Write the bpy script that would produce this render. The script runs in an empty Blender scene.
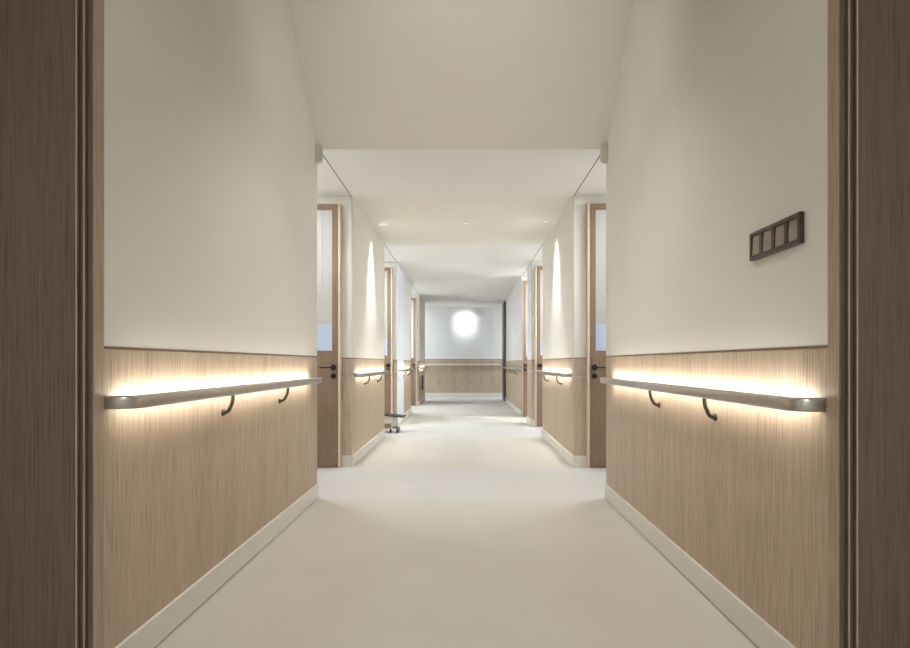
import bpy, bmesh, math
from mathutils import Vector, Matrix

# ------------------------------------------------------------------ camera
scn = bpy.context.scene
C = scn.collection
F_PX, VX, VY = 600.0, 466.0, 363.0           # focal length and vanishing point in the 910x648 frame
cd = bpy.data.cameras.new('camera')
cam = bpy.data.objects.new('camera', cd)
C.objects.link(cam)
cam.location = (0, 0, 1.0)
cam.rotation_euler = (math.pi/2, 0, 0)
cd.sensor_fit = 'HORIZONTAL'
cd.sensor_width = 36
cd.lens = F_PX*36/910
cd.shift_x = -(VX-455)/910
cd.shift_y = (VY-324)/910
cd.clip_start = 0.02
scn.camera = cam

# ------------------------------------------------------------------ world, exposure, light levels
w = bpy.data.worlds.new('world'); scn.world = w
w.use_nodes = True
w.node_tree.nodes['Background'].inputs[0].default_value = (1, 0.95, 0.88, 1)
w.node_tree.nodes['Background'].inputs[1].default_value = 0.05
vs = scn.view_settings
vs.view_transform = 'Standard'; vs.look = 'None'; vs.gamma = 1
vs.use_curve_mapping = False
vs.exposure = 1.43
E_RAIL = 10.0          # LED strip behind each handrail
E_RAIL_FAR = 9.0
E_FILL = 10.0          # unseen panels added in the door alcoves to brighten the corridor
E_FILL2 = 17.0         # stronger added panels in the second pair of alcoves
E_FILL3 = 24.0
E_FILL_CROSS = 20.0          # unseen panels added in the cross corridor to brighten the end wall
W_SCALLOP = 66.0       # wall-washing downlights
W_END = 32.0
W_LOBBY = 25.0         # high-ceiling downlights: one over the near floor, one added to brighten the soffit
W_FLOOR_FILL = 8.0         # downlights added on the corridor axis to brighten the floor
W_ROOM_FILL = 74.0           # unseen lamp added behind the camera to light the portal front
WARM = (1.0, 0.965, 0.89)
SOFT = (0.93, 0.965, 1.0)
COOL = (0.82, 0.91, 1.0)

# ------------------------------------------------------------------ materials
def lin(c):
    return tuple(((v/255+0.055)/1.055)**2.4 if v/255 > 0.04045 else v/255/12.92 for v in c) + (1,)

def base_mat(name):
    m = bpy.data.materials.new(name); m.use_nodes = True
    nt = m.node_tree; b = nt.nodes['Principled BSDF']
    return m, nt, b

def paint(name, rgb, rough=0.6, var=0.03, scale=2.0, metal=0.0, bump=0.0, spec=0.4):
    m, nt, b = base_mat(name)
    tc = nt.nodes.new('ShaderNodeTexCoord')
    n = nt.nodes.new('ShaderNodeTexNoise'); n.inputs['Scale'].default_value = scale; n.inputs['Detail'].default_value = 4
    nt.links.new(tc.outputs['Object'], n.inputs['Vector'])
    r = nt.nodes.new('ShaderNodeValToRGB')
    c = lin(rgb)
    r.color_ramp.elements[0].color = tuple(max(0, v*(1-var)) for v in c[:3])+(1,)
    r.color_ramp.elements[1].color = tuple(min(1, v*(1+var)) for v in c[:3])+(1,)
    r.color_ramp.elements[0].position = 0.3; r.color_ramp.elements[1].position = 0.7
    nt.links.new(n.outputs['Fac'], r.inputs[0]); nt.links.new(r.outputs[0], b.inputs['Base Color'])
    b.inputs['Roughness'].default_value = rough; b.inputs['Metallic'].default_value = metal
    b.inputs['Specular IOR Level'].default_value = spec
    if bump:
        n2 = nt.nodes.new('ShaderNodeTexNoise'); n2.inputs['Scale'].default_value = 220
        nt.links.new(tc.outputs['Object'], n2.inputs['Vector'])
        bp = nt.nodes.new('ShaderNodeBump'); bp.inputs['Strength'].default_value = bump; bp.inputs['Distance'].default_value = 0.002
        nt.links.new(n2.outputs['Fac'], bp.inputs['Height']); nt.links.new(bp.outputs[0], b.inputs['Normal'])
    return m

def wood(name, dark, mid, light, rough=0.5, fine=280, spec=0.35):
    """straight vertical grain: noise stretched along Z, in world metres"""
    m, nt, b = base_mat(name)
    g = nt.nodes.new('ShaderNodeNewGeometry')
    def layer(sx, sz, detail, rough_):
        mp = nt.nodes.new('ShaderNodeMapping'); mp.inputs['Scale'].default_value = (sx, sx, sz)
        n = nt.nodes.new('ShaderNodeTexNoise'); n.inputs['Scale'].default_value = 1
        n.inputs['Detail'].default_value = detail; n.inputs['Roughness'].default_value = rough_
        nt.links.new(g.outputs['Position'], mp.inputs['Vector']); nt.links.new(mp.outputs[0], n.inputs['Vector'])
        return n
    a = layer(fine, 5.5, 3, 0.65); d = layer(14, 0.7, 3, 0.5)
    mx = nt.nodes.new('ShaderNodeMix'); mx.data_type = 'FLOAT'
    mx.inputs['Factor'].default_value = 0.2
    nt.links.new(a.outputs['Fac'], mx.inputs['A']); nt.links.new(d.outputs['Fac'], mx.inputs['B'])
    r = nt.nodes.new('ShaderNodeValToRGB')
    e = r.color_ramp.elements
    e[0].position = 0.30; e[0].color = lin(dark); e[1].position = 0.72; e[1].color = lin(light)
    k = e.new(0.47); k.color = lin(mid)
    nt.links.new(mx.outputs['Result'], r.inputs[0]); nt.links.new(r.outputs[0], b.inputs['Base Color'])
    b.inputs['Roughness'].default_value = rough; b.inputs['Specular IOR Level'].default_value = spec
    bp = nt.nodes.new('ShaderNodeBump'); bp.inputs['Strength'].default_value = 0.12; bp.inputs['Distance'].default_value = 0.001
    nt.links.new(a.outputs['Fac'], bp.inputs['Height']); nt.links.new(bp.outputs[0], b.inputs['Normal'])
    return m

def glow(name, rgb, strength):
    m, nt, b = base_mat(name)
    b.inputs['Base Color'].default_value = (0.8, 0.8, 0.8, 1)
    b.inputs['Emission Color'].default_value = tuple(rgb)+(1,)
    b.inputs['Emission Strength'].default_value = strength
    return m

def metal(name, rgb, rough, brush=0.0):
    m = paint(name, rgb, rough, 0.05, 30, 1.0)
    return m

M = dict(
    plaster=paint('plaster', (229, 225, 216), 0.75, 0.012, 1.5, bump=0.03),
    plaster_cool=paint('plaster_cool', (226, 225, 222), 0.75, 0.012, 1.5),
    ceiling=paint('ceiling_paint', (229, 225, 215), 0.8, 0.01, 1.5),
    ceiling_white=paint('ceiling_white', (230, 228, 223), 0.8, 0.01, 1.5),
    floor=paint('floor_vinyl', (202, 197, 186), 0.42, 0.025, 2.5, spec=0.35),
    floor_pale=paint('floor_vinyl_pale', (202, 199, 193), 0.42, 0.025, 2.5, spec=0.35),
    wood=wood('oak_laminate', (132, 112, 92), (182, 162, 139), (206, 187, 165)),
    wood_trim=wood('oak_trim', (136, 116, 97), (170, 150, 129), (188, 168, 147)),
    cap=paint('brown_cap', (118, 96, 74), 0.5, 0.06, 20),
    wood_dark=wood('walnut_frame', (80, 65, 54), (102, 86, 74), (116, 99, 86), 0.45),
    door=wood('walnut_door', (106, 85, 69), (131, 108, 90), (143, 120, 102), 0.45),
    door_trim=paint('pale_door_trim', (205, 188, 166), 0.5, 0.03, 8),
    base=paint('baseboard_paint', (218, 215, 205), 0.45, 0.015, 3),
    nickel=metal('brushed_nickel', (192, 190, 184), 0.28),
    dark_nickel=metal('dark_nickel', (112, 106, 95), 0.4),
    bronze=paint('bronze_plastic', (74, 63, 50), 0.4, 0.05, 30, 0.5),
    rocker=paint('taupe_plastic', (152, 140, 124), 0.4, 0.03, 30, 0.2),
    black=paint('black_metal', (24, 21, 19), 0.45, 0.1, 30, 0.3),
    dark=paint('dark_groove', (74, 68, 58), 0.7, 0.1, 30),
    firedoor=paint('dark_grey_door', (62, 58, 56), 0.5, 0.06, 6),
    white=paint('white_plastic', (214, 208, 198), 0.4, 0.02, 10),
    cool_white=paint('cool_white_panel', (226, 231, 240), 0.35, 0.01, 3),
    greyplastic=paint('grey_plastic', (194, 188, 177), 0.5, 0.03, 20),
    frost=paint('frosted_glass', (172, 169, 163), 0.55, 0.015, 3, spec=0.6),
    glass_blue=paint('pale_blue_glass', (178, 190, 210), 0.2, 0.015, 3, spec=0.6),
    rubber=paint('dark_rubber', (48, 46, 46), 0.6, 0.1, 20),
    chrome=metal('chrome', (200, 200, 200), 0.2),
    led=glow('led_warm', WARM, E_RAIL),
    led_far=glow('led_warm_far', SOFT, E_RAIL_FAR),
    panel=glow('fill_glow', (0.90, 0.95, 1.0), E_FILL),  # glow of the unseen added alcove panels
    fill2=glow('fill_glow_second', (0.86, 0.93, 1.0), E_FILL2),
    fill3=glow('fill_glow_far', (0.88, 0.94, 1.0), E_FILL3),
    fill_cool=glow('fill_glow_cool', COOL, E_FILL_CROSS),
    lens=glow('lamp_lens', SOFT, 0.14),
)

# ------------------------------------------------------------------ helpers
def bm_box(bm, a, b, bevel=0.0, seg=1):
    x0, y0, z0 = (min(a[i], b[i]) for i in range(3)); x1, y1, z1 = (max(a[i], b[i]) for i in range(3))
    v = [bm.verts.new(p) for p in ((x0,y0,z0),(x1,y0,z0),(x1,y1,z0),(x0,y1,z0),(x0,y0,z1),(x1,y0,z1),(x1,y1,z1),(x0,y1,z1))]
    fs = [bm.faces.new([v[i] for i in q]) for q in ((0,3,2,1),(4,5,6,7),(0,1,5,4),(1,2,6,5),(2,3,7,6),(3,0,4,7))]
    if bevel:
        es = list({e for f in fs for e in f.edges})
        bmesh.ops.bevel(bm, geom=es, offset=bevel, segments=seg, affect='EDGES', profile=0.5)

def bm_cyl(bm, p, q, r, n=16, r2=None):
    p, q = Vector(p), Vector(q); d = q-p
    z = d.normalized(); x = z.orthogonal().normalized(); y = z.cross(x)
    r2 = r if r2 is None else r2
    A = [bm.verts.new(p+r*(math.cos(t)*x+math.sin(t)*y)) for t in (2*math.pi*i/n for i in range(n))]
    B = [bm.verts.new(q+r2*(math.cos(t)*x+math.sin(t)*y)) for t in (2*math.pi*i/n for i in range(n))]
    for i in range(n):
        bm.faces.new((A[i], A[(i+1) % n], B[(i+1) % n], B[i]))
    bm.faces.new(A[::-1]); bm.faces.new(B)

def bm_sweep(bm, pts, prof, up=Vector((0, 0, 1)), cap=True):
    """prof: list of (side, up) offsets; side = tangent x up"""
    rings = []
    for i, p in enumerate(pts):
        p = Vector(p)
        t = (Vector(pts[min(i+1, len(pts)-1)])-Vector(pts[max(i-1, 0)])).normalized()
        s = t.cross(up).normalized(); u = s.cross(t).normalized()
        rings.append([bm.verts.new(p+a*s+b*u) for a, b in prof])
    n = len(prof)
    for A, B in zip(rings, rings[1:]):
        for i in range(n):
            bm.faces.new((A[i], A[(i+1) % n], B[(i+1) % n], B[i]))
    if cap:
        bm.faces.new(rings[0][::-1]); bm.faces.new(rings[-1])

def obj(name, bm, mat, parent=None, smooth=False):
    bmesh.ops.recalc_face_normals(bm, faces=bm.faces)
    me = bpy.data.meshes.new(name); bm.to_mesh(me); bm.free()
    me.materials.append(M[mat])
    if smooth:
        me.polygons.foreach_set('use_smooth', [True]*len(me.polygons))
        me.set_sharp_from_angle(angle=math.radians(40))
    o = bpy.data.objects.new(name, me); C.objects.link(o)
    if parent is not None:
        o.parent = parent
        o.matrix_parent_inverse = Matrix.Translation(parent.location).inverted()
    return o

def box(name, a, b, mat, parent=None, bevel=0.0):
    bm = bmesh.new(); bm_box(bm, a, b, bevel)
    return obj(name, bm, mat, parent)

def tag(o, label, cat=None, kind=None, group=None):
    o['label'] = label
    if cat: o['category'] = cat
    if kind: o['kind'] = kind
    if group: o['group'] = group
    return o

def empty(name, loc):
    o = bpy.data.objects.new(name, None); C.objects.link(o); o.location = loc
    o.empty_display_size = 0.1
    return o

def struct(name, a, b, mat, label, cat, bevel=0.0):
    return tag(box(name, a, b, mat, None, bevel), label, cat, 'structure')

# ------------------------------------------------------------------ dimensions (metres; camera stands at the origin)
XW = {-1: 1.097, 1: 1.030}          # corridor wall faces, left and right of the camera
XOUT = 2.60                          # outer end of the door alcoves
CEIL = 2.607
WAIN = 1.051                         # top of the timber dado
JOINT = 0.868
BASEH = 0.112
NEAR = {-1: 1.765, 1: 1.655}         # where the corridor leaves the timber portal
SEG = {                              # wall stretches between alcoves
    -1: [(NEAR[-1], 4.425), (5.78, 8.08), (9.58, 12.0), (14.05, 16.05)],
    1:  [(NEAR[1], 4.415), (5.76, 8.08), (9.45, 10.1), (11.1, 15.5)],
}
END = 17.3
SIDE = {-1: 'left', 1: 'right'}

# ------------------------------------------------------------------ floor
# sheets of vinyl: beige along the wall stretches, paler across the alcoves
y_cuts = [(-2.6, 4.42, 'floor', 'warm beige vinyl floor of the near corridor between the lit handrails'),
          (4.42, 5.78, 'floor_pale', 'paler vinyl floor between the two nearest facing door alcoves'),
          (5.78, 8.08, 'floor', 'beige vinyl floor between the middle pair of wall stretches'),
          (8.08, 9.58, 'floor_pale', 'pale vinyl floor at the alcove with the small wheeled stand'),
          (9.58, 12.0, 'floor', 'beige vinyl floor past the second pair of door alcoves'),
          (12.0, 14.05, 'floor_pale', 'pale vinyl floor beside the last door in the far left alcove'),
          (14.05, END+0.2, 'floor_pale', 'vinyl floor in front of the spotlit end wall')]
for y0, y1, m, lab in y_cuts:
    wdt = 4.2 if y1 > END else XOUT+0.15
    struct('floor', (-wdt, y0, -0.1), (wdt, y1, 0), m, lab, 'floor')

# ------------------------------------------------------------------ ceilings
bm = bmesh.new()                       # raking soffit that climbs towards the camera, then the high flat part
prof = [(4.42, 2.573), (3.50, 3.45), (1.6, 3.45), (1.6, 3.6), (3.65, 3.6), (4.42, CEIL+0.15)]
A = [bm.verts.new((-1.45, y, z)) for y, z in prof]; B = [bm.verts.new((1.45, y, z)) for y, z in prof]
for i in range(6):
    bm.faces.new((A[i], A[(i+1) % 6], B[(i+1) % 6], B[i]))
bm.faces.new(A); bm.faces.new(B)
tag(obj('ceiling', bm, 'ceiling'), 'raking beige soffit that rises above the near corridor', 'ceiling', 'structure')
for y0, y1, dz, m, lab in [
        (4.42, 5.78, 0.0, 'ceiling_white', 'flat white ceiling over the nearest pair of door alcoves'),
        (5.78, 8.08, 0.0, 'ceiling', 'beige ceiling between the two middle wall washers'),
        (8.08, 9.58, 0.0, 'ceiling_white', 'white ceiling over the second pair of door alcoves'),
        (9.58, 12.0, 0.0, 'ceiling_white', 'ceiling past the second pair of door alcoves'),
        (12.0, 14.05, 0.0, 'ceiling_white', 'ceiling over the last door in the far left alcove'),
        (14.05, 15.5, 0.0, 'ceiling_white', 'ceiling just before the dark fire door'),
        (15.5, END+0.2, 0.0, 'ceiling_white', 'bright ceiling in front of the spotlit end wall')]:
    wdt = 4.2 if y1 > END else XOUT+0.15
    struct('ceiling', (-wdt, y0, CEIL+dz), (wdt, y1, CEIL+0.15), m, lab, 'ceiling')

# ------------------------------------------------------------------ wall stretches
def dado(parent, a, b, face, d):
    """two timber panels with an open joint and a brown cap on a wall face.
    face 'x': face at x=d[0] from y=a..b, proud towards -sign; face 'y': face at y=d[0] from x=a..b"""
    pos, s = d
    def pc(name, z0, z1, t, m, bev=0.0015):
        if face == 'x':
            return box(name, (pos, a, z0), (pos+s*t, b, z1), m, parent, bev)
        return box(name, (a, pos, z0), (b, pos+s*t, z1), m, parent, bev)
    pc('panel', 0.0, JOINT-0.002, 0.010, 'wood'); pc('panel', JOINT+0.002, WAIN-0.009, 0.010, 'wood')
    pc('cap_strip', WAIN-0.009, WAIN, 0.0105, 'cap', 0.0004)

wall_words = {
    -1: ['near stretch of cream wall with oak dado, opposite the light switches',
         'cream wall with oak dado and scallop of light, beside the small wheeled stand',
         'far stretch of wall with oak dado before the last alcove with a brown door',
         'last stretch of wall with oak dado and a dark bar, beside the end wall'],
    1: ['near stretch of cream wall with oak dado that carries the light switches',
        'cream wall with oak dado and scallop of light, facing the wheeled stand',
        'narrow pale pier with oak dado between two brown doors',
        'far stretch of wall with oak dado leading up to the dark fire door'],
}
for s in (-1, 1):
    X = XW[s]
    for i, (y0, y1) in enumerate(SEG[s]):
        top = 3.6 if i == 0 else CEIL
        out = s*(XOUT)
        wl = struct('wall_'+SIDE[s], (s*(X+0.001), y0, 0), (out, y1, top), 'plaster' if i < 2 else 'plaster_cool', wall_words[s][i], 'wall')
        dado(wl, y0 + (0 if i == 0 else -0.010), y1, 'x', (s*(X+0.010), -s))
        bb = box('baseboard_'+SIDE[s], (s*(X+0.010), y0-(0.012 if i else 0), 0.004), (s*(X-0.010), y1+0.006, BASEH), 'base', None, 0.003)
        tag(bb, 'cream baseboard along the '+wall_words[s][i].replace('with oak dado', '').replace('  ', ' ').replace(' ,', ','), 'baseboard', 'structure')
    ow = struct('wall_'+SIDE[s]+'_outer', (s*XOUT, 3.6, 0), (s*(XOUT+0.15), 16.0, CEIL), 'plaster_cool', 'plain side wall that closes the door alcoves on the '+('switch' if s > 0 else 'wheeled stand')+' side', 'wall')

# ------------------------------------------------------------------ doors in the alcoves
def door(n, s, yb, x0, label, handle=True, trim=0.024):
    """door on the wall face y=yb that looks at the camera; x0 = edge nearest the corridor axis (positive)"""
    root = empty('door_%d' % n, (s*(x0+0.5), yb, 0))
    tag(root, label, 'door', 'structure')
    T, W, H = trim, 0.95, 2.516
    yf = yb-0.060
    bm = bmesh.new()                                  # pale frame around the leaf
    bm_box(bm, (s*x0, yb, 0), (s*(x0+T), yf-0.004, H+0.006), 0.003)
    bm_box(bm, (s*(x0+T+W), yb, 0), (s*(x0+2*T+W), yf-0.004, H+0.006), 0.003)
    bm_box(bm, (s*(x0+T), yb, H), (s*(x0+T+W), yf+0.01, H+0.006), 0.002)
    obj('frame', bm, 'door_trim', root)
    a = x0+T+0.003; b = x0+T+W-0.003
    g0, g1 = 1.118, H-0.057                            # glazed from waist height up
    ST = 0.054
    bm = bmesh.new()
    bm_box(bm, (s*a, yf, 0.006), (s*b, yf+0.045, g0), 0.002)
    bm_box(bm, (s*a, yf, g0), (s*(a+ST), yf+0.045, H), 0.002)
    bm_box(bm, (s*(b-ST), yf, g0), (s*b, yf+0.045, H), 0.002)
    bm_box(bm, (s*(a+ST), yf, g1), (s*(b-ST), yf+0.045, H), 0.002)
    leaf = obj('leaf', bm, 'door', root)
    box('glass_pane', (s*(a+ST-0.004), yf+0.012, g0-0.004), (s*(b-ST+0.004), yf+0.03, 1.372), 'glass_blue', leaf)
    box('blind', (s*(a+ST-0.004), yf+0.010, 1.372), (s*(b-ST+0.004), yf+0.03, g1+0.004), 'frost', leaf)
    box('glazing_bar', (s*(a+ST+0.10), yf+0.006, 1.36), (s*(a+ST+0.107), yf+0.013, 2.41), 'greyplastic', leaf)
    if handle:
        hx = s*(a+0.040)
        bm = bmesh.new()
        bm_cyl(bm, (hx, yf, 0.957), (hx, yf-0.012, 0.957), 0.028, 24)
        bm_cyl(bm, (hx, yf-0.012, 0.957), (hx, yf-0.045, 0.957), 0.010, 12)
        bm_sweep(bm, [(hx-s*0.008, yf-0.045, 0.957), (hx+s*0.03, yf-0.047, 0.957), (hx+s*0.125, yf-0.045, 0.9565)],
                 [(0.005*math.cos(t), 0.006*math.sin(t)) for t in (math.pi*k/4 for k in range(8))])
        obj('lever_handle', bm, 'black', leaf, True)
        bm = bmesh.new()
        bm_cyl(bm, (hx, yf, 0.876), (hx, yf-0.010, 0.876), 0.025, 24)
        bm_box(bm, (hx-0.005, yf-0.008, 0.862), (hx+0.005, yf-0.024, 0.890), 0.002)
        obj('thumb_turn', bm, 'black', leaf, True)
    return root

GAP = 0.104
door(1, -1, 5.78, XW[-1]+GAP-0.005, 'tall brown door with frosted pane nearest the wall opposite the switches')
door(2, 1, 5.76, XW[1]+GAP+0.018, 'tall brown door with frosted pane nearest the wall with the switches')
door(3, -1, 9.58, XW[-1]+0.072, 'brown door behind the small wheeled stand')
door(4, 1, 9.45, XW[1]+0.052, 'brown door between the lit wall and the narrow pier')
door(5, -1, 14.05, XW[-1]+0.05, 'farthest brown door in the alcove near the dark wall bar')
door(6, 1, 11.1, XW[1]+0.008, 'brown door just past the narrow pier', trim=0.010)

# dado and baseboard on the strip of wall between each door and the corridor corner
for s, i, gap in [(-1, 1, GAP-0.005), (1, 1, GAP+0.018), (-1, 2, 0.072), (1, 2, 0.052), (-1, 3, 0.05)]:
    y = SEG[s][i][0]
    wl = [o for o in C.objects if o.name.startswith('wall_'+SIDE[s]) and 'outer' not in o.name and o.parent is None][i]
    dado(wl, s*(XW[s]+0.0), s*(XW[s]+gap), 'y', (y, -1))
    box('corner_guard', (s*(XW[s]-0.0012), y-0.0112, BASEH), (s*(XW[s]+0.005), y-0.004, CEIL-0.004), 'door_trim', wl, 0.001)
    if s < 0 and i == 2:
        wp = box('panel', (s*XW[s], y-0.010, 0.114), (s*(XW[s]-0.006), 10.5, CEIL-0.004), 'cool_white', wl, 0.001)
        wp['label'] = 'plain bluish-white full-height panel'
    bb = box('baseboard_'+SIDE[s], (s*(XW[s]+0.011), y, 0), (s*(XW[s]+gap), y-0.012, BASEH), 'base', None, 0.002)
    tag(bb, 'short baseboard under the narrow wall strip beside the '+{(-1, 1): 'door facing away from the switch side', (1, 1): 'door on the switch side', (-1, 2): 'door behind the wheeled stand',
        (1, 2): 'door before the narrow pier', (-1, 3): 'farthest brown door'}[(s, i)], 'baseboard', 'structure')

# thin dark shadow gap that carries the wall line across each alcove ceiling
k = 0
for s in (-1, 1):
    for i in range(3):
        k += 1
        y0, y1 = SEG[s][i][1], SEG[s][i+1][0]
        t = box('trim_%d' % k, (s*(XW[s]+0.004), y0, CEIL-0.002), (s*(XW[s]+0.011), y1, CEIL+0.003), 'dark')
        tag(t, 'thin dark line on the ceiling across the '+['nearest', 'second', 'far'][i]+' alcove on the '+('switch' if s > 0 else 'wheeled stand')+' side', 'trim', 'structure')

# ------------------------------------------------------------------ end of the corridor
ew = struct('wall_end', (-4.2, END, 0), (4.2, END+0.2, CEIL), 'plaster_cool', 'end wall with a round pool of light above its oak dado', 'wall')
for z0, z1, t, m, nme in [(0, 0.955, 0.010, 'wood', 'panel'), (0.959, 1.105, 0.010, 'wood', 'panel'), (1.105, 1.114, 0.012, 'cap', 'cap_strip')]:
    box(nme, (-4.2, END, z0), (4.2, END-t, z1), m, ew)
tag(box('baseboard_end', (-4.2, END, 0), (4.2, END-0.02, 0.14), 'base'), 'pale baseboard under the spotlit end wall', 'baseboard', 'structure')
struct('wall_cross_near_left', (-4.2, 15.9, 0), (-XOUT, 16.05, CEIL), 'plaster_cool', 'near wall of the cross corridor on the wheeled stand side', 'wall')
struct('wall_cross_near_right', (XOUT, 15.35, 0), (4.2, 15.5, CEIL), 'plaster_cool', 'near wall of the cross corridor behind the fire door', 'wall')
for s in (-1, 1):
    struct('wall_cross_'+SIDE[s], (s*4.2, 15.3, 0), (s*4.35, END+0.2, CEIL), 'plaster_cool', 'closing wall of the cross corridor on the '+('fire door' if s > 0 else 'dark wall bar')+' side', 'wall')

fd = empty('fire_door', (1.02, 15.95, 0))
tag(fd, 'dark grey full-height fire door standing open at the end of the corridor', 'door')
box('leaf', (0.992, 15.52, 0.006), (1.050, 16.45, CEIL-0.006), 'firedoor', fd, 0.003)
bm = bmesh.new(); bm_cyl(bm, (0.992, 16.38, 0.98), (0.950, 16.38, 0.98), 0.010, 10); bm_box(bm, (0.955, 16.37, 0.972), (0.942, 16.24, 0.988), 0.003)
obj('lever_handle', bm, 'black', fd)

# ------------------------------------------------------------------ timber portal the camera looks through
def portal_side(s):
    X, yn = XW[s], NEAR[s]
    n = 'trim_%d' % (7 if s < 0 else 8)
    root = empty(n, (s*(X+0.05), yn, 0))
    tag(root, 'stepped timber door jamb next to the '+('light switches' if s > 0 else 'wall opposite the light switches'), 'door jamb', 'structure')
    H = 3.45
    box('edge_strip', (s*(X+0.06), yn+0.0, 0), (s*(X-0.002), yn+0.052, H), 'wood_trim', root, 0.0015)
    box('inner_bead', (s*(X-0.001), yn, 0), (s*(X+0.010), yn-0.010, H), 'wood_dark', root, 0.0015)
    box('middle_bead', (s*(X+0.010), yn, 0), (s*(X+0.022), yn-0.026, H), 'wood_dark', root, 0.0025)
    for xx, yy in ((X+0.0105, yn-0.0255), (X+0.0225, yn-0.0415)):
        bm = bmesh.new(); bm_cyl(bm, (s*xx, yy, 0), (s*xx, yy, H), 0.0022, 8); obj('edge_glint', bm, 'wood_trim', root, True)  # paler strips stand in for light catching the step edges
    box('casing', (s*(X+0.022), yn, 0), (s*2.60, yn-0.042, H), 'wood_dark', root, 0.0025)
    wl = struct('wall_portal_'+SIDE[s], (s*(X+0.06), yn-0.004, 0), (s*2.75, yn-0.03, 3.6), 'wood_dark', 'dark timber wall beside the jamb on the '+('switch side' if s > 0 else 'side opposite the switches'), 'wall')
portal_side(-1); portal_side(1)
struct('wall_portal_head', (-1.16, 1.50, 2.45), (1.09, 1.60, 3.45), 'wood_dark', 'dark timber head above the portal', 'wall')
# dim room behind the camera
struct('wall_room_left', (-2.75, -2.6, 0), (-2.6, 1.62, 2.8), 'plaster', 'left wall of the dim room behind the portal', 'wall')
struct('wall_room_right', (2.6, -2.6, 0), (2.75, 1.51, 2.8), 'plaster', 'right wall of the dim room behind the portal', 'wall')
struct('wall_room_back', (-2.75, -2.75, 0), (2.75, -2.6, 2.8), 'plaster', 'back wall of the dim room behind the portal', 'wall')
struct('ceiling_room', (-2.75, -2.75, 2.8), (2.75, 1.51, 2.95), 'ceiling', 'ceiling of the dim room behind the portal', 'ceiling')

# ------------------------------------------------------------------ handrails
def rail(s, y0, y1, brackets, label, led='led', zt=0.900, hgt=0.041, simple=False):
    X = XW[s]
    root = empty('handrail', (s*X, (y0+y1)/2, zt-hgt))
    tag(root, label, 'handrail', None, 'handrails along the corridor')
    zc = zt-hgt/2; off = 0.075; R = 0.045
    # plan path: out of the wall, round the corner, along the wall and back in
    d = lambda u, y: (s*(X-u), y, zc)
    path = [d(0.0, y0), d(off-R, y0)]
    for j in range(1, 9):
        t = math.pi/2*j/8
        path.append(d(off-R+R*math.sin(t), y0+R*(1-math.cos(t))))
    for j in range(0, 9):
        t = math.pi/2*j/8
        path.append(d(off-R+R*math.cos(t), y1-R+R*math.sin(t)))
    path.append(d(0.0, y1))
    hw, hh, r = 0.017, hgt/2, 0.007
    pf = []
    for cx, cz, a0 in ((hw-r, hh-r, 0), (-hw+r, hh-r, 90), (-hw+r, -hh+r, 180), (hw-r, -hh+r, 270)):
        for q in range(4):
            a = math.radians(a0+30*q); pf.append((cx+r*math.cos(a), cz+r*math.sin(a)))
    bm = bmesh.new(); bm_sweep(bm, path, pf)
    bar = obj('rail_bar', bm, 'nickel', root, True)
    box('led_strip', (s*(X-off+hw+0.001), y0+0.05, zc-0.004), (s*(X-off+hw+0.007), y1-0.05, zc+0.017), led, bar)
    for yb in brackets:
        bm = bmesh.new()
        pts = [(s*(X-0.064), yb, zt-hgt+0.003), (s*(X-0.064), yb, zt-hgt-0.015), (s*(X-0.061), yb, zt-hgt-0.035),
               (s*(X-0.054), yb, zt-hgt-0.052), (s*(X-0.044), yb+0.012, zt-hgt-0.066), (s*(X-0.031), yb+0.024, zt-hgt-0.076),
               (s*(X-0.016), yb+0.035, zt-hgt-0.081), (s*(X-0.0), yb+0.045, zt-hgt-0.083)]
        bm_sweep(bm, pts, [(0.0085*math.cos(t), 0.0085*math.sin(t)) for t in (math.pi*k/4 for k in range(8))], up=Vector((0, 1, 0)))
        br = obj('bracket', bm, 'dark_nickel', root, True)
        if not simple:
            bm = bmesh.new(); bm_cyl(bm, (s*X, yb+0.044, zt-hgt-0.083), (s*(X-0.008), yb+0.044, zt-hgt-0.083), 0.015, 16)
            obj('rosette', bm, 'dark_nickel', br, True)
    return root

rail(-1, 1.835, 4.22, [2.66, 3.48], 'backlit metal handrail on the near wall opposite the light switches')
rail(1, 1.732, 4.24, [2.43, 3.15], 'backlit metal handrail on the near wall below the light switches')
rail(-1, 5.92, 8.06, [6.42, 7.36], 'backlit handrail on the wall stretch beside the small wheeled stand')
rail(1, 5.87, 8.07, [6.40, 7.44], 'backlit handrail on the wall stretch facing the small wheeled stand')
rail(-1, 9.70, 11.7, [10.3, 11.1], 'short backlit handrail between the wheeled stand and the farthest brown door', 'led_far', simple=True)
rail(-1, 14.2, 15.9, [14.7, 15.4], 'farthest lit handrail above the dark wall bar', 'led_far', simple=True)
rail(1, 11.3, 15.3, [12.0, 13.2, 14.4], 'pale handrail without backlight leading up to the dark fire door', 'nickel', simple=True)
# rail on the end wall
root = empty('handrail', (0, END, 0.9)); tag(root, 'pale straight handrail across the spotlit end wall', 'handrail', None, 'handrails along the corridor')
box('rail_bar', (-3.5, END-0.075, 0.935), (3.5, END-0.045, 0.975), 'white', root, 0.008)
for xb in (-2.6, -1.2, 0.45, 0.95, 2.2):
    bm = bmesh.new(); bm_sweep(bm, [(xb, END-0.06, 0.937), (xb, END-0.058, 0.90), (xb, END-0.04, 0.875), (xb, END-0.01, 0.87)],
                               [(0.007*math.cos(t), 0.007*math.sin(t)) for t in (math.pi*k/4 for k in range(8))], up=Vector((1, 0, 0)))
    obj('bracket', bm, 'dark_nickel', root, True)

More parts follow.
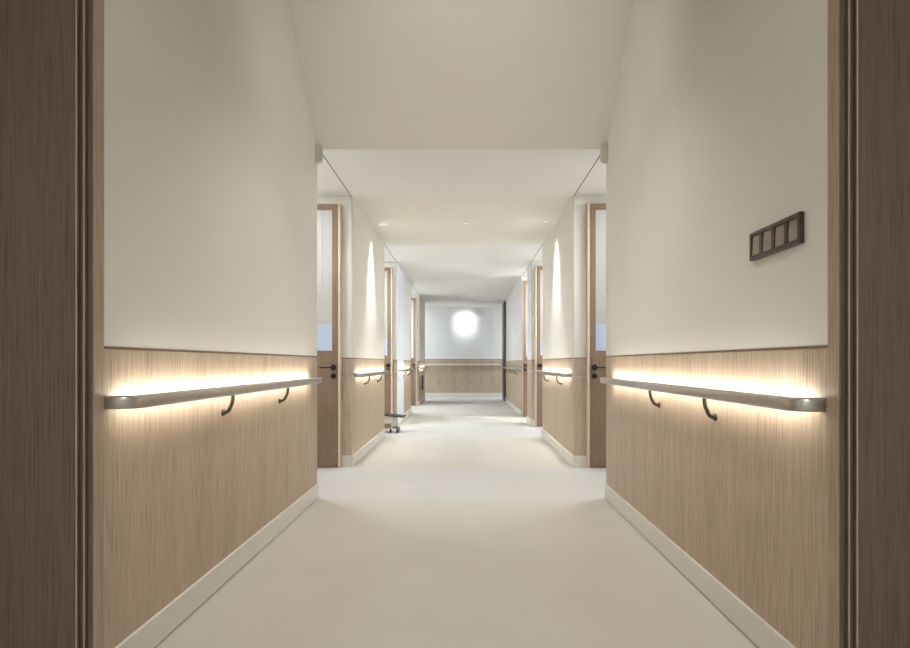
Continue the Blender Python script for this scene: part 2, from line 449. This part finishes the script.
# ------------------------------------------------------------------ light switches
X = XW[1]+0.001
z0, z1, ya, yb = 1.365, 1.462, 1.826, 2.150
root = empty('switch_panel', (X, (ya+yb)/2, z0)); tag(root, 'dark bronze four-gang light switch panel on the cream wall', 'light switch')
bm = bmesh.new(); bm_box(bm, (X, ya, z0), (X-0.009, yb, z1), 0.002)
fr = obj('back_plate', bm, 'bronze', root)
bm = bmesh.new()
mrg = 0.014; pitch = (yb-ya)/4
bm_box(bm, (X-0.008, ya, z0), (X-0.016, yb, z0+mrg), 0.0015); bm_box(bm, (X-0.008, ya, z1-mrg), (X-0.016, yb, z1), 0.0015)
for j in range(5):
    yy = ya+j*pitch; h = 0.011 if 0 < j < 4 else 0.008
    yc = yy + (0.008 if j == 0 else -0.008 if j == 4 else 0)
    bm_box(bm, (X-0.008, yc-h, z0+mrg-0.001), (X-0.016, yc+h, z1-mrg+0.001), 0.0015)
obj('frame', bm, 'bronze', root)
for j in range(4):
    y0_ = ya+j*pitch+(0.0185 if j == 0 else 0.0135); y1_ = ya+(j+1)*pitch-(0.0185 if j == 3 else 0.0135)
    bm = bmesh.new()
    v = [bm.verts.new(p) for p in ((X-0.008, y0_, z0+mrg+0.002), (X-0.008, y1_, z0+mrg+0.002), (X-0.008, y1_, z1-mrg-0.002), (X-0.008, y0_, z1-mrg-0.002),
                                   (X-0.014, y0_, z0+mrg+0.002), (X-0.014, y1_, z0+mrg+0.002), (X-0.0115, y1_, z1-mrg-0.002), (X-0.0115, y0_, z1-mrg-0.002))]
    for q in ((0, 3, 2, 1), (4, 5, 6, 7), (0, 1, 5, 4), (1, 2, 6, 5), (2, 3, 7, 6), (3, 0, 4, 7)):
        bm.faces.new([v[i] for i in q])
    obj('rocker', bm, 'rocker', root)

# ------------------------------------------------------------------ small units at the top corner of the near walls
def corner_unit(s, y1, label):
    X = XW[s]+0.001
    root = empty('call_lamp', (s*X, y1-0.05, 2.46)); tag(root, label, 'wall lamp', None, 'small grey units at the alcove corners')
    box('back_plate', (s*X, y1-0.062, 2.46), (s*(X-0.008), y1-0.004, 2.60), 'greyplastic', root, 0.003)
    # rounded cover: half-round tongue seen from along the corridor
    bm = bmesh.new(); pr = []
    xo, xi = s*(X-0.008), s*(X-0.046)
    zt, zb = CEIL-0.018, 2.462
    n = 10
    prof = [(xo, zt), (xi, zt)]
    for j in range(n+1):
        t = math.pi/2*j/n
        prof.append((xo+(xi-xo)*math.cos(t), zb+0.03-0.03*math.sin(t)))
    A = [bm.verts.new((x, y1-0.056, z)) for x, z in prof]; B = [bm.verts.new((x, y1-0.012, z)) for x, z in prof]
    m = len(prof)
    for i in range(m):
        bm.faces.new((A[i], A[(i+1) % m], B[(i+1) % m], B[i]))
    bm.faces.new(A); bm.faces.new(B)
    obj('cover', bm, 'greyplastic', root, True)
corner_unit(-1, 4.425, 'small grey call lamp under the soffit on the wall opposite the switches')
corner_unit(1, 4.415, 'small grey call lamp under the soffit on the wall with the switches')

# ------------------------------------------------------------------ low wheeled stand poking out of the second alcove
def stand():
    x0, x1, y0, y1 = -1.30, -0.88, 8.55, 8.87
    root = empty('wheeled_stand', (-1.08, 8.71, 0)); tag(root, 'low wheeled stand with a thin dark tilted top, poking out of an alcove', 'stand')
    bm = bmesh.new()
    P = [(-1.34, 0.262), (x1, 0.218), (x1, 0.231), (-1.34, 0.276)]
    A = [bm.verts.new((x, y0-0.01, z)) for x, z in P]; B = [bm.verts.new((x, y1+0.01, z)) for x, z in P]
    for i in range(4):
        bm.faces.new((A[i], A[(i+1) % 4], B[(i+1) % 4], B[i]))
    bm.faces.new(A); bm.faces.new(B)
    bmesh.ops.bevel(bm, geom=list(bm.edges), offset=0.003, segments=2, affect='EDGES')
    obj('top', bm, 'black', root)
    box('side_box', (-1.20, y0+0.01, 0.135), (-1.075, y0+0.12, 0.252), 'white', root, 0.008)
    for xx in (-1.045, -1.0):
        bm = bmesh.new(); bm_cyl(bm, (xx, 8.67, 0.06), (xx, 8.67, 0.245), 0.010, 12)
        obj('post', bm, 'chrome', root, True)
    bm = bmesh.new(); bm_box(bm, (x0, y0+0.03, 0.055), (-0.97, y1-0.05, 0.078), 0.006)
    obj('base', bm, 'chrome', root)
    for xx, yy in ((-1.08, y0+0.05), (-0.985, y0+0.06), (-1.27, y0+0.05), (-0.985, y1-0.07), (-1.27, y1-0.07)):
        bm = bmesh.new(); bm_cyl(bm, (xx-0.011, yy, 0.029), (xx+0.011, yy, 0.029), 0.029, 18)
        wv = obj('castor', bm, 'rubber', root, True)
        bm = bmesh.new(); bm_sweep(bm, [(xx-0.014, yy, 0.026), (xx-0.014, yy, 0.062), (xx+0.014, yy, 0.062), (xx+0.014, yy, 0.026)], [(-0.0025, -0.01), (0.0025, -0.01), (0.0025, 0.01), (-0.0025, 0.01)], up=Vector((0, 1, 0)))
        obj('fork', bm, 'chrome', wv)
stand()

# ------------------------------------------------------------------ dark vertical bar low on the farthest left wall
root = empty('wall_bar', (-XW[-1], 14.5, 0.34)); tag(root, 'narrow dark vertical bar fixed low on the last wall stretch', 'bar')
bm = bmesh.new(); bm_box(bm, (-XW[-1]+0.035, 14.46, 0.36), (-XW[-1]+0.062, 14.50, 0.70), 0.006); obj('grip', bm, 'black', root)
for z in (0.40, 0.66):
    bm = bmesh.new(); bm_cyl(bm, (-XW[-1], 14.48, z), (-XW[-1]+0.04, 14.48, z), 0.009, 10); obj('standoff', bm, 'black', root, True)

# ------------------------------------------------------------------ lamps
def spot(name, loc, tgt, watts, size, blend, col, rad, parent):
    l = bpy.data.lights.new(name, 'SPOT'); l.energy = watts; l.spot_size = math.radians(size); l.spot_blend = blend
    l.color = col; l.shadow_soft_size = rad
    o = bpy.data.objects.new(name, l); C.objects.link(o)
    o.location = loc; o.rotation_euler = (Vector(tgt)-Vector(loc)).to_track_quat('-Z', 'Y').to_euler()
    o.parent = parent; o.matrix_parent_inverse = Matrix.Translation(parent.location).inverted()
    return o

def downlight(x, y, z, tgt, watts, size, blend, col, label, group, r=0.038):
    root = empty('downlight', (x, y, z)); tag(root, label, 'ceiling light', None, group)
    bm = bmesh.new(); n = 24                      # flush ring
    rr = [(r, -0.004), (r+0.010, -0.004), (r+0.012, 0.0), (r, 0.0)]
    R = [[bm.verts.new((x+a*math.cos(t), y+a*math.sin(t), z+b)) for a, b in rr] for t in (2*math.pi*i/n for i in range(n))]
    for i in range(n):
        for j in range(4):
            bm.faces.new((R[i][j], R[i][(j+1) % 4], R[(i+1) % n][(j+1) % 4], R[(i+1) % n][j]))
    obj('trim_ring', bm, 'ceiling_white', root, True)
    bm = bmesh.new(); bm_cyl(bm, (x, y, z-0.001), (x, y, z+0.002), r, 24); obj('lens', bm, 'lens', root)
    spot('lamp', (x, y, z-0.012), tgt, watts, size, blend, col, 0.02, root)
    return root

zB = CEIL
for s, y, lab in [(-1, 6.95, 'recessed downlight washing the wall beside the wheeled stand'), (1, 6.83, 'recessed downlight washing the wall facing the wheeled stand')]:
    x = s*(XW[s]-0.13)
    downlight(x, y, zB, (s*(XW[s]-0.02), y, 0.9), W_SCALLOP, 60, 1.0, SOFT, lab, 'wall washers')
downlight(-0.02, END-0.95, CEIL, (-0.02, END, 2.14), W_END, 52, 1.0, COOL, 'recessed downlight that throws the round pool on the end wall', None)
for x, y, ty, sz, k, lab in [(0.0, 2.0, 4.05, 100, 0.95, 'recessed downlight in the high ceiling just inside the portal'), (0.0, 3.0, 3.0, 88, 1.65, 'recessed downlight in the high ceiling next to the raking soffit')]:  # the first, by the portal, is added to brighten the soffit
    downlight(x, y, 3.45, (x, ty, 2.4 if ty > y else 0), W_LOBBY*k, sz, 1.0, (1.0, 0.985, 0.95), lab, 'downlights in the high ceiling, one added', 0.05)

for y, lab in [(6.9, 'recessed downlight in the beige ceiling between the wall washers'), (8.85, 'recessed downlight over the floor by the wheeled stand'), (12.9, 'recessed downlight over the floor by the farthest brown door')]:  # all three added to brighten the floor
    downlight(0.0, y, CEIL, (0, y, 0), W_FLOOR_FILL, 110, 1.0, SOFT, lab, 'added floor fill downlights')

def panel(x, y, z, sx, sy, mat, label, group):  # glowing panel added out of view as fill light
    root = empty('fill_panel', (x, y, z)); tag(root, label, 'ceiling light', None, group)
    bm = bmesh.new(); t = 0.02
    for a, b in (((x-sx/2-t, y-sy/2-t), (x+sx/2+t, y-sy/2)), ((x-sx/2-t, y+sy/2), (x+sx/2+t, y+sy/2+t)),
                 ((x-sx/2-t, y-sy/2), (x-sx/2, y+sy/2)), ((x+sx/2, y-sy/2), (x+sx/2+t, y+sy/2))):
        bm_box(bm, (a[0], a[1], z-0.014), (b[0], b[1], z))
    obj('frame', bm, 'white', root)
    box('fill_diffuser', (x-sx/2, y-sy/2, z-0.010), (x+sx/2, y+sy/2, z-0.002), mat, root)
for s in (-1, 1):
    for i in range(3):
        y = (SEG[s][i][1]+SEG[s][i+1][0])/2
        panel(s*1.95, y, CEIL, 0.6, min(0.6, SEG[s][i+1][0]-SEG[s][i][1]-0.3), ['panel', 'fill2', 'fill3'][i], 'unseen square fill panel added in the '+['nearest', 'second', 'far'][i]+' alcove on the '+('switch' if s > 0 else 'wheeled stand')+' side', 'unseen alcove fill panels')
    panel(s*3.2, 16.6, CEIL, 1.2, 0.5, 'fill_cool', 'unseen long fill panel added in the cross corridor on the '+('fire door' if s > 0 else 'wall bar')+' side', 'unseen cross corridor fill panels')
root = empty('fill_lamp', (0, -1.2, 2.8)); tag(root, 'unseen round lamp added behind the camera to light the portal front', 'ceiling light')
bm = bmesh.new(); bm_cyl(bm, (0, -1.2, 2.8), (0, -1.2, 2.75), 0.2, 32); obj('fill_housing', bm, 'white', root, True)
M['roomfill'] = glow('room_fill_glow', SOFT, W_ROOM_FILL)
bm = bmesh.new(); bm_cyl(bm, (0, -1.2, 2.75), (0, -1.2, 2.735), 0.18, 32); obj('fill_diffuser', bm, 'roomfill', root, True)
